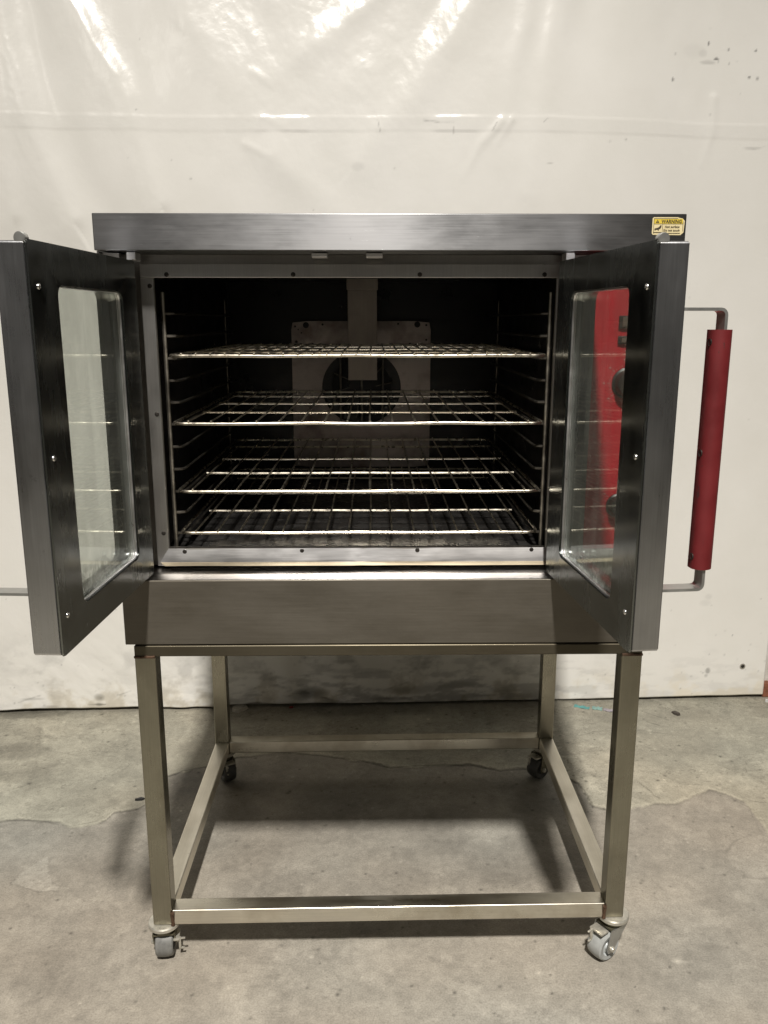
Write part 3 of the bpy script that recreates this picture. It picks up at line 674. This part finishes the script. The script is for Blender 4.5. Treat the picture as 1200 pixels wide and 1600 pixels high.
# control panel, mostly hidden behind the right door
cp = obj('control_panel', newbox(.3775, XR-.004, 1.503, 1.580, .860, 1.366, bev=.0015), M_red, oven)
obj('lower_strip', newbox(.3770, XR-.004, 1.5045, 1.580, .8088, .8594, bev=.0015), M_side_trim, oven)
def knob(x, z, r_, tick):
    bm = bmesh.new(); lathe(bm, [(r_*1.15,0),(r_*1.15,.003),(r_,.005),(r_*.92,.018),(r_*.85,.020),(r_*.45,.020)], (x, 1.5028, z), (0,-1,0), 28)
    box(bm, x-r_*.13, x+r_*.13, 1.477, 1.484, z-r_*.9, z+r_*.9, bev=.0012)
    obj('knob', bm, M_knob, cp, True)
    bm = bmesh.new(); lathe(bm, [(r_*.5,0),(r_*.5,.021),(0,.021)], (x, 1.5028, z), (0,-1,0), 20); obj('knob_face', bm, M_knobface, cp, True)
    bm = bmesh.new()
    for k in range(tick):
        a = R(60 + k*240/(tick-1)); c, s = math.cos(a), math.sin(a); r0 = r_*1.25; r1 = r_*(1.5 if k % 4 == 0 else 1.36)
        n_ = Vector((-s, 0, c))*.0005
        p = [Vector((x+c*r0,1.5026,z+s*r0)), Vector((x+c*r1,1.5026,z+s*r1))]
        vs = [bm.verts.new(q) for q in (p[0]-n_, p[1]-n_, p[1]+n_, p[0]+n_)]; bm.faces.new(vs)
        if k % 4 == 0:
            r2 = r_*1.72; cx, cz = x+c*r2, z+s*r2; box(bm, cx-.0018, cx+.0018, 1.5024, 1.5027, cz-.0013, cz+.0013)
    obj('dial_print', bm, M_cream, cp)
knob(.4545, 1.1665, .0245, 25); knob(.4520, .9425, .0200, 13)
for (z0_, z1_) in ((1.262,1.284),(1.235,1.249)):
    bm = newbox(.4325, .4640, 1.4985, 1.5028, z0_, z1_, bev=.001); sw = obj('rocker_switch', bm, M_knob, cp)
    obj('rocker', newbox(.4375, .4610, 1.4955, 1.4984, z0_+.003, z1_-.003, bev=.0006), M_switch, sw)
bm = bmesh.new(); lathe(bm, [(0,0),(.009,0),(.009,.003),(.006,.005),(0,.005)], (.4560, 1.5028, 1.313), (0,-1,0), 20); obj('indicator_lamp', bm, M_knob, cp, True)
for z in (1.294, 1.222, 1.117, .985, .897):
    x = .447; bm = bmesh.new()
    while x < .50:
        w_ = random.uniform(.003,.008); box(bm, x, x+w_, 1.5024, 1.5027, z, z+.0022); x += w_+.0016
    obj('panel_print', bm, M_cream, cp)

# ---- doors
def door(side):
    if side < 0: H0, F0 = Vector((-.4184,1.5272,0)), Vector((-.4412,1.1139,0))
    else: H0, F0 = Vector((.3306,1.5297,0)), Vector((.3674,1.1197,0))
    W_ = .413; dv = (F0-H0).normalized(); nv = Vector((dv.y, -dv.x, 0))
    if nv.x*side < 0: nv = -nv           # outward
    z0, z1 = .8095, 1.3771; TH = .0425
    Q = lambda s, t, z: H0 + dv*s + nv*t + Vector((0,0,z))
    hole = rrect(.073, .328, .8605, 1.3225, .016)
    bm = bmesh.new()
    ring_prism(bm, rrect(.0015, W_-.0015, z0+.0015, z1-.0015, .004), hole, lambda s, z: Q(s, .0022, z), lambda s, z: Q(s, TH, z))
    bmesh.ops.recalc_face_normals(bm, faces=bm.faces)
    es = [e for e in bm.edges if e.is_manifold and e.calc_face_angle() > 1.2 and abs((e.verts[0].co.z-e.verts[1].co.z)) >= 0 and max((v.co-H0).dot(dv) for v in e.verts) > W_-.006]
    bmesh.ops.bevel(bm, geom=es, offset=.0016, segments=2, affect='EDGES')
    d = obj('door', bm, M_door, oven, True)
    bm = bmesh.new()
    ring_prism(bm, rrect(0, W_, z0, z1, .006), rrect(.072, .329, .8595, 1.3235, .017), lambda s, z: Q(s, -.0016, z), lambda s, z: Q(s, .0020, z))
    bmesh.ops.recalc_face_normals(bm, faces=bm.faces)
    bmesh.ops.bevel(bm, geom=[e for e in bm.edges if e.is_manifold and e.calc_face_angle() > 1.2 and min((v.co-H0).dot(dv) for v in e.verts) > W_-.007 and abs((e.verts[0].co-e.verts[1].co).dot(nv)) < .001], offset=.0015, segments=3, affect='EDGES')
    obj('inner_panel', bm, M_inner, d, True)
    # bright folded rim of the window opening
    bm = bmesh.new(); tube(bm, [Q(s, .0050, z) for s, z in rrect(.0726, .3284, .8601, 1.3229, .0165, 6)], .0028, 8, closed=True); obj('rim_bead', bm, M_rim, d, True)
    bm = bmesh.new(); path = rrect(.0722, .3288, .8597, 1.3233, .0168, 6)
    inn = rrect(.0742, .3268, .8617, 1.3213, .015, 6)
    ring_prism(bm, path, inn, lambda s, z: Q(s, .0022, z), lambda s, z: Q(s, .0090, z)); obj('window_rim', bm, M_rim, d, True)
    for t in (.0095, .034):
        bm = bmesh.new(); ps = rrect(.0735, .3275, .861, 1.322, .015, 4)
        A = [bm.verts.new(Q(s, t, z)) for s, z in ps]; B = [bm.verts.new(Q(s, t+.003, z)) for s, z in ps]
        bm.faces.new(A); bm.faces.new(B[::-1])
        for i in range(len(ps)): bm.faces.new((A[i], A[(i+1) % len(ps)], B[(i+1) % len(ps)], B[i]))
        obj('window_glass', bm, M_glass, d)
    for z in (1.3190, 1.0910, .8640):
        bm = bmesh.new(); lathe(bm, [(0,-.001),(.0046,-.001),(.0046,.0006),(.0036,.0026),(.0014,.0034),(0,.0024)], Q(W_-.0255, -.0006, z), -nv, 14); obj('screw', bm, M_screw, d, True)
    # roller latch on the top edge near the free end
    bm = bmesh.new(); lathe(bm, [(0,0),(.0070,0),(.0080,.001),(.0080,.010),(.0070,.011),(0,.011)], Q(W_-.013, .0075, z1+.0012), dv, 24)
    obj('roller_latch', bm, M_castg, d, True)
    # handle: one flat bar bent twice, outside of the door
    hs = W_-.030; wdt = .0120; t0, t1, th = TH-.001, TH+(.0690 if side > 0 else .0740), .0042; zt, zb = 1.2925, .8945; rr = .010
    cen = [(t0, zt)] + [(t1-rr+rr*math.sin(R(a)), zt-rr+rr*math.cos(R(a))) for a in (0,22,45,67,90)] + [(t1-rr+rr*math.cos(R(a)), zb+rr-rr*math.sin(R(a))) for a in (0,22,45,67,90)] + [(t0, zb)]
    bm = bmesh.new(); rings = []
    for i, (t, z) in enumerate(cen):
        if i == 0: n2 = (0,1)
        elif i == len(cen)-1: n2 = (0,-1)
        else:
            dx, dz = cen[i+1][0]-cen[i-1][0], cen[i+1][1]-cen[i-1][1]; L_ = math.hypot(dx, dz); n2 = (-dz/L_, dx/L_)
            if (n2[0]*(t-(t0+t1)/2+.02) + n2[1]*(z-(zt+zb)/2)) < 0: n2 = (-n2[0], -n2[1])
        i2 = (t-n2[0]*th, z-n2[1]*th)
        rings.append([bm.verts.new(Q(hs+a_, *b_)) for a_, b_ in ((-wdt,(t,z)), (wdt,(t,z)), (wdt,i2), (-wdt,i2))])
    for a, b in zip(rings, rings[1:]):
        for k in range(4): bm.faces.new((a[k], a[(k+1) % 4], b[(k+1) % 4], b[k]))
    bm.faces.new(rings[0]); bm.faces.new(rings[-1][::-1])
    obj('handle_bracket', bm, M_castg, d)
    # grip: a D shaped red tube around the bar
    zt2, zb2 = 1.2635, .9270; ct = t1-.004; rg = .0162
    prof = [(rg*math.cos(R(a)), rg*math.sin(R(a))) for a in range(0, 360, 15)]
    bm = bmesh.new(); A = []; B = []
    for c_, s_2 in prof:
        c2 = max(c_, -.0150)
        A.append(bm.verts.new(Q(hs+s_2, ct+c2, zb2))); B.append(bm.verts.new(Q(hs+s_2, ct+c2, zt2)))
    n_ = len(prof); bm.faces.new(A); bm.faces.new(B[::-1])
    for i in range(n_): bm.faces.new((A[i], A[(i+1) % n_], B[(i+1) % n_], B[i]))
    gp = obj('handle_grip', bm, M_grip, d, True)
    for z in (1.2470, 1.095, .9450):
        bm = bmesh.new(); lathe(bm, [(0,-.001),(.0048,-.001),(.0048,.0006),(.0030,-.0004),(0,-.0004)], Q(hs+.004, ct-.0152, z), -nv, 14); obj('grip_screw', bm, M_dscrew, d, True)
    return d
door(-1); door(1)

# ---- warning label on the hood
def text_verts(txt, size, bold=0):
    cu = bpy.data.curves.new('t', 'FONT'); cu.body = txt; cu.size = size; cu.resolution_u = 2; cu.offset = bold
    o = bpy.data.objects.new('t', cu); COL.objects.link(o); bpy.context.view_layer.update()
    me = o.evaluated_get(bpy.context.evaluated_depsgraph_get()).to_mesh()
    V = [v.co.copy() for v in me.vertices]; F = [tuple(p.vertices) for p in me.polygons]
    bpy.data.objects.remove(o); bpy.data.curves.remove(cu); return V, F
def warning_label():
    x0, x1, z0, z1 = .4790, .5345, 1.4192, 1.4480; y = YF
    bm = bmesh.new(); faces_m = []
    def poly(pts, dy, mi):
        f = bm.faces.new([bm.verts.new((px, y-dy, pz)) for px, pz in pts]); f.material_index = mi
        if f.normal.y > 0: f.normal_flip()
    def rect(a, b, c, d_, dy, mi): poly([(a,c),(b,c),(b,d_),(a,d_)], dy, mi)
    # backing with torn upper right corner and cut lower right corner
    poly([(x0+.002,z0),(x1-.006,z0-.0005),(x1-.001,z0+.004),(x1,z1-.006),(x1-.004,z1-.002),(x1-.010,z1-.001),(x1-.012,z1),(x0+.002,z1),(x0,z1-.002),(x0,z0+.002)], .0005, 0)
    bw = .0022
    rect(x0+bw, x1-bw-.001, z1-.0105, z1-.0028, .0009, 1)        # yellow band
    for (a,b,c,d_) in ((x0+bw,x1-.012,z1-.0028,z1-.0020),(x0+bw,x1-bw,z1-.0111,z1-.0106),(x0+bw,x0+bw+.0007,z0+bw,z1-.0022),(x1-bw-.0010,x1-bw-.0003,z0+.006,z1-.007),(x0+.0175,x0+.0181,z0+bw,z1-.0108),(x0+bw,x0+.017,z0+.0035,z0+.0044),(x0+.020,x1-.007,z0+bw,z0+bw+.0008)):
        rect(a,b,c,d_,.0011,2)
    tx, tz = x0+.0085, z1-.0092
    poly([(tx-.003,tz),(tx+.003,tz),(tx,tz+.0052)], .0012, 2); poly([(tx-.0003,tz+.0012),(tx+.0003,tz+.0012),(tx+.0003,tz+.0035),(tx-.0003,tz+.0035)], .0014, 1)
    def text(s, size, px, pz, wid, bold):
        V, F = text_verts(s, size, bold); mx = max(v.x for v in V); k = wid/mx
        vs = [bm.verts.new((px+v.x*k, y-.0013, pz+v.y)) for v in V]
        for f in F:
            try:
                q = bm.faces.new([vs[i] for i in f]); q.material_index = 2
                q.normal_update()
                if q.normal.y > 0: q.normal_flip()
            except ValueError: pass
    text('WARNING', .0078, x0+.0155, z1-.0096, .0345, .00018)
    text('Hot surface', .0046, x0+.0215, z1-.0170, .0255, .00012)
    text('Do not touch', .0046, x0+.0195, z1-.0228, .0280, .00012)
    # hand over a hot surface
    hx, hz = x0+.0040, z0+.0075
    poly([(hx+a*.0125, hz+b*.0085) for a, b in ((0,.12),(.02,.34),(.30,.42),(.55,.55),(.72,.80),(.84,1.0),(.95,.92),(.93,.62),(.80,.34),(.62,.22),(.60,-.02),(.52,-.05),(.46,.16),(.22,.14),(.10,-.02))], .0012, 2)
    o = obj('warning_label', bm, [plain('label_cream', (.72,.62,.36), .45, 0, .05), plain('label_yellow', (.66,.50,.06), .45, 0, .06), plain('label_ink', (.06,.045,.03), .5, 0, .1)], hood,
            label='yellow and cream hot surface warning sticker with a torn corner')
    return o
warning_label()

# ------------------------------------------------------------------ RACKS
RX0, RX1, RD = -.3745, .3195, .714
def rack(name_label, z, yf, n_w, inset, pitch, extra):
    root = thing('oven_rack', name_label, 'oven rack', (RX0, yf, z), 'wire racks inside the oven')
    rim_r = .0031; cr_ = .022
    x0, x1, y0, y1 = RX0, RX1, yf, yf+RD
    path = [(p[0], p[1], z) for p in arc(x1-cr_, y0+cr_, cr_, -90, 0, 5) + arc(x1-cr_, y1-cr_, cr_, 0, 90, 5) + arc(x0+cr_, y1-cr_, cr_, 90, 180, 5) + arc(x0+cr_, y0+cr_, cr_, 180, 270, 5)]
    path = [(p[0], p[1], p[2] + (.0008*math.sin(p[0]*9+extra))) for p in path]
    fr = []
    for i in range(len(path)):
        a, b = Vector(path[i]), Vector(path[(i+1) % len(path)]); fr.append(a); L_ = (b-a).length
        if L_ > .1:
            for k in range(1, 8): fr.append(a.lerp(b, k/8) + Vector((0,0,.0010*math.sin(k*1.9+extra*2)*random.uniform(.4,1))))
    bm = bmesh.new(); tube(bm, fr, rim_r, 10, closed=True); obj('rim', bm, M_chrome, root, True)
    for off in (.199, .388, .580):
        bm = bmesh.new(); zz = z-.0006
        tube(bm, [(x0+inset-.012+k*(x1-x0-2*inset+.024)/6, yf+off, zz+.0006*math.sin(k*2+extra)) for k in range(7)], .0027, 8); obj('cross_bar', bm, M_chrome, root, True)
    for k in range(n_w):
        x = x0+inset+k*pitch; dx = random.uniform(-.0006,.0006); zt_ = z+rim_r+.0008
        bm = bmesh.new(); tube(bm, [(x, y0-.0012, zt_-.0006), (x+dx, y0+.004, zt_), (x+dx*2, y0+.2, zt_-.0004+random.uniform(-.0006,.0004)), (x-dx, y0+.45, zt_), (x, y1+.0012, zt_-.0004)], .0019, 6)
        lathe(bm, [(0,-.0026),(.0017,-.0019),(.0025,0),(.0017,.0019),(0,.0026)], (x, y0-.0012, zt_-.0004), (0,-1,0), 8)
        obj('wire', bm, M_wire, root, True)
    root.location.z += LIFT
    return root
rack('fine-pitched wire rack at the top, seen almost edge-on, closest wires of the four', 1.2125, 1.560, 25, .0235, .02665, .3)
rack('wire rack second from the top, level with the fan opening', 1.0886, 1.562, 16, .0300, .0423, 1.3)
rack('wire rack third from the top, just above the lowest rack', .9573, 1.572, 16, .0295, .0423, 2.1)
rack('lowest wire rack, sitting just above the oven floor', .8735, 1.578, 16, .0300, .0423, 3.4)

oven.location.z += LIFT
# ------------------------------------------------------------------ STAND
SX0, SX1, SY0, SY1, TB = -.4565, .5159, 1.497, 2.239, .0393
def lift(x, z): return .0105*(x-SX0)/(SX1-SX0)*max(0, 1-z/.70)
stand = thing('oven_stand', 'open stainless steel tube stand on four swivel casters under the oven', 'oven stand', (.03, 1.83, 0))
def sheared(bm):
    for v in bm.verts: v.co.z += lift(v.co.x, v.co.z)
    return bm
LEGZ = .0851
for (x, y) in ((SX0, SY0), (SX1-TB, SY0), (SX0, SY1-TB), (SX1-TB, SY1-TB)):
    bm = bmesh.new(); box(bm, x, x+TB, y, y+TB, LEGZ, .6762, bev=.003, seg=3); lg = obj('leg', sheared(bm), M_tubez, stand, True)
    if y < 1.6:   # rusty weld bead where the rail meets the leg
        xi = x+TB if x < 0 else x; sg = 1 if x < 0 else -1
        bm = bmesh.new(); tube(bm, [(xi+sg*.0012, y-.0002+.002*math.sin(k), .082+k*.0062+.002) for k in range(6)], .0042, 6); obj('weld', sheared(bm), M_rust, lg, True)
    bm = bmesh.new(); tube(bm, [(x+TB*k/7, y-.0002, .6764+.0004*math.sin(k*2)) for k in range(8)], .0028, 6); obj('weld', sheared(bm), M_rust, lg, True)
zr0, zr1 = .0841, .1198
def rail(x0, x1, y0, y1, z0, z1, m):
    bm = bmesh.new(); box(bm, x0, x1, y0, y1, z0, z1, bev=.0028, seg=3); obj('rail', sheared(bm), m, stand, True)
rail(SX0+TB, SX1-TB, SY0+.0008, SY0+TB-.001, zr0+.001, zr1, M_tubex)
rail(SX0+TB, SX1-TB, SY1-TB+.001, SY1-.001, zr0+.001, zr1, M_tubex)
rail(SX0+.0008, SX0+TB-.0008, SY0+TB, SY1-TB, zr0+.001, zr1-.001, M_tubey)
rail(SX1-TB+.0008, SX1-.0008, SY0+TB, SY1-TB, zr0+.001, zr1-.001, M_tubey)
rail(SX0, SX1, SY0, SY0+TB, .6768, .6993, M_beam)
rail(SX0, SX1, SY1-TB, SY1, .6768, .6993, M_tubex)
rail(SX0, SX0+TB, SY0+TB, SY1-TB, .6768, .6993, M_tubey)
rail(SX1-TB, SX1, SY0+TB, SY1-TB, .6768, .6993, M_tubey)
def caster(x, y, ztop, ang, dark, label=None, trail=.022, pedal=None):
    """plate disc under the leg, swivel head, fork, wheel, brake pedal; wheel rests on the floor"""
    Mt = Matrix.Translation((x, y, 0)) @ Matrix.Rotation(ang, 4, 'Z')       # local +x = direction of trail
    r_ = .0318; wz = r_+.0008; hw = 1.5
    P_ = lambda a, b, c: Mt @ Vector((a, b, c))
    bm = bmesh.new(); lathe(bm, [(0,ztop-.0005),(.0305,ztop-.0005),(.0325,ztop-.003),(.0322,ztop-.009),(.026,ztop-.0115),(0,ztop-.0125)], (x, y, 0), (0,0,1), 32)
    c = obj('caster', bm, M_castw, stand, True)
    if label: c['label'] = label
    bm = bmesh.new(); lathe(bm, [(0,ztop-.013),(.024,ztop-.013),(.024,ztop-.019),(.018,ztop-.022),(0,ztop-.022)], (x, y, 0), (0,0,1), 24); obj('swivel_head', bm, M_oliv, c, True)
    ax = P_(trail, 0, wz); axd = (Mt.to_3x3() @ Vector((0,1,0)))
    # fork
    for sg in (-1, 1):
        bm = bmesh.new(); A = []; B = []
        prof = [(-.020, ztop-.020), (.028, ztop-.020), (trail+.013, wz+.004), (trail+.009, wz-.009), (trail-.004, wz-.010), (trail-.012, wz+.002)]
        for (a, z) in prof:
            A.append(bm.verts.new(P_(a, sg*.0205, z))); B.append(bm.verts.new(P_(a, sg*.0228, z)))
        n_ = len(prof); bm.faces.new(A); bm.faces.new(B[::-1])
        for i in range(n_): bm.faces.new((A[i], A[(i+1) % n_], B[(i+1) % n_], B[i]))
        obj('fork', bm, M_castg if not dark else M_oliv, c)  # dark casters carry their shade in the fork, wheel and hub colours
        bm = bmesh.new(); lathe(bm, [(0,.0218),(.0062,.0218),(.0062,.0258),(.0045,.0288),(0,.0288)], ax, axd*sg, 12); obj('axle_nut', bm, M_castw, c, True)
    bm = bmesh.new(); box(bm, -.020, .026, -.0205, .0205, ztop-.024, ztop-.0205); bm.transform(Mt); obj('fork_crown', bm, M_oliv, c)
    bm = bmesh.new(); lathe(bm, [(.019,-.0112*hw),(.0272,-.0122*hw),(.0302,-.0105*hw),(r_,-.0045*hw),(r_+.0003,0),(r_,.0045*hw),(.0302,.0105*hw),(.0272,.0122*hw),(.019,.0112*hw)], ax, axd, 36)
    obj('wheel', bm, (M_tyre if not dark else M_tyre_half if dark == 'mid' else M_tyre_shade), c, True)
    bm = bmesh.new(); lathe(bm, [(0,-.0135),(.007,-.0155),(.009,-.0120),(.016,-.0115),(.0195,-.0158),(.0198,.0158),(.016,.0115),(.009,.0120),(.007,.0155),(0,.0135)], ax, axd, 30); obj('hub', bm, (M_hub if not dark else M_tyre_half if dark == 'mid' else M_tyre_shade), c, True)
    # brake pedal with two prongs
    bm = bmesh.new()
    box(bm, trail+.004, trail+.026, -.0165, .0165, ztop-.026, ztop-.0215, bev=.0012)
    box(bm, trail+.026, trail+.038, -.0115, -.0075, ztop-.0270, ztop-.0235, bev=.001); box(bm, trail+.024, trail+.036, -.0115, -.0075, ztop-.0500, ztop-.0465, bev=.001)
    box(bm, trail+.024, trail+.029, -.0125, -.0065, ztop-.049, ztop-.0220, bev=.001)
    bm.transform(Mt if pedal is None else Matrix.Translation((x, y, pedal[1])) @ Matrix.Rotation(pedal[0], 4, 'Z')); obj('brake_pedal', bm, M_castw, c, True)
hx = TB/2
caster(SX1-hx+.004, SY0+hx-.002, LEGZ+lift(SX1, .08), R(214), False, 'front right caster, grey wheel turned towards the camera', .027)
caster(SX0+hx-.002, SY0+hx-.002, LEGZ, R(96), 'mid', 'front left caster, wheel seen edge-on', .004, (R(8), -.016))
caster(SX0+hx, SY1-hx, LEGZ, R(-60), True)
caster(SX1-hx, SY1-hx, LEGZ+lift(SX1, .08), R(215), True)
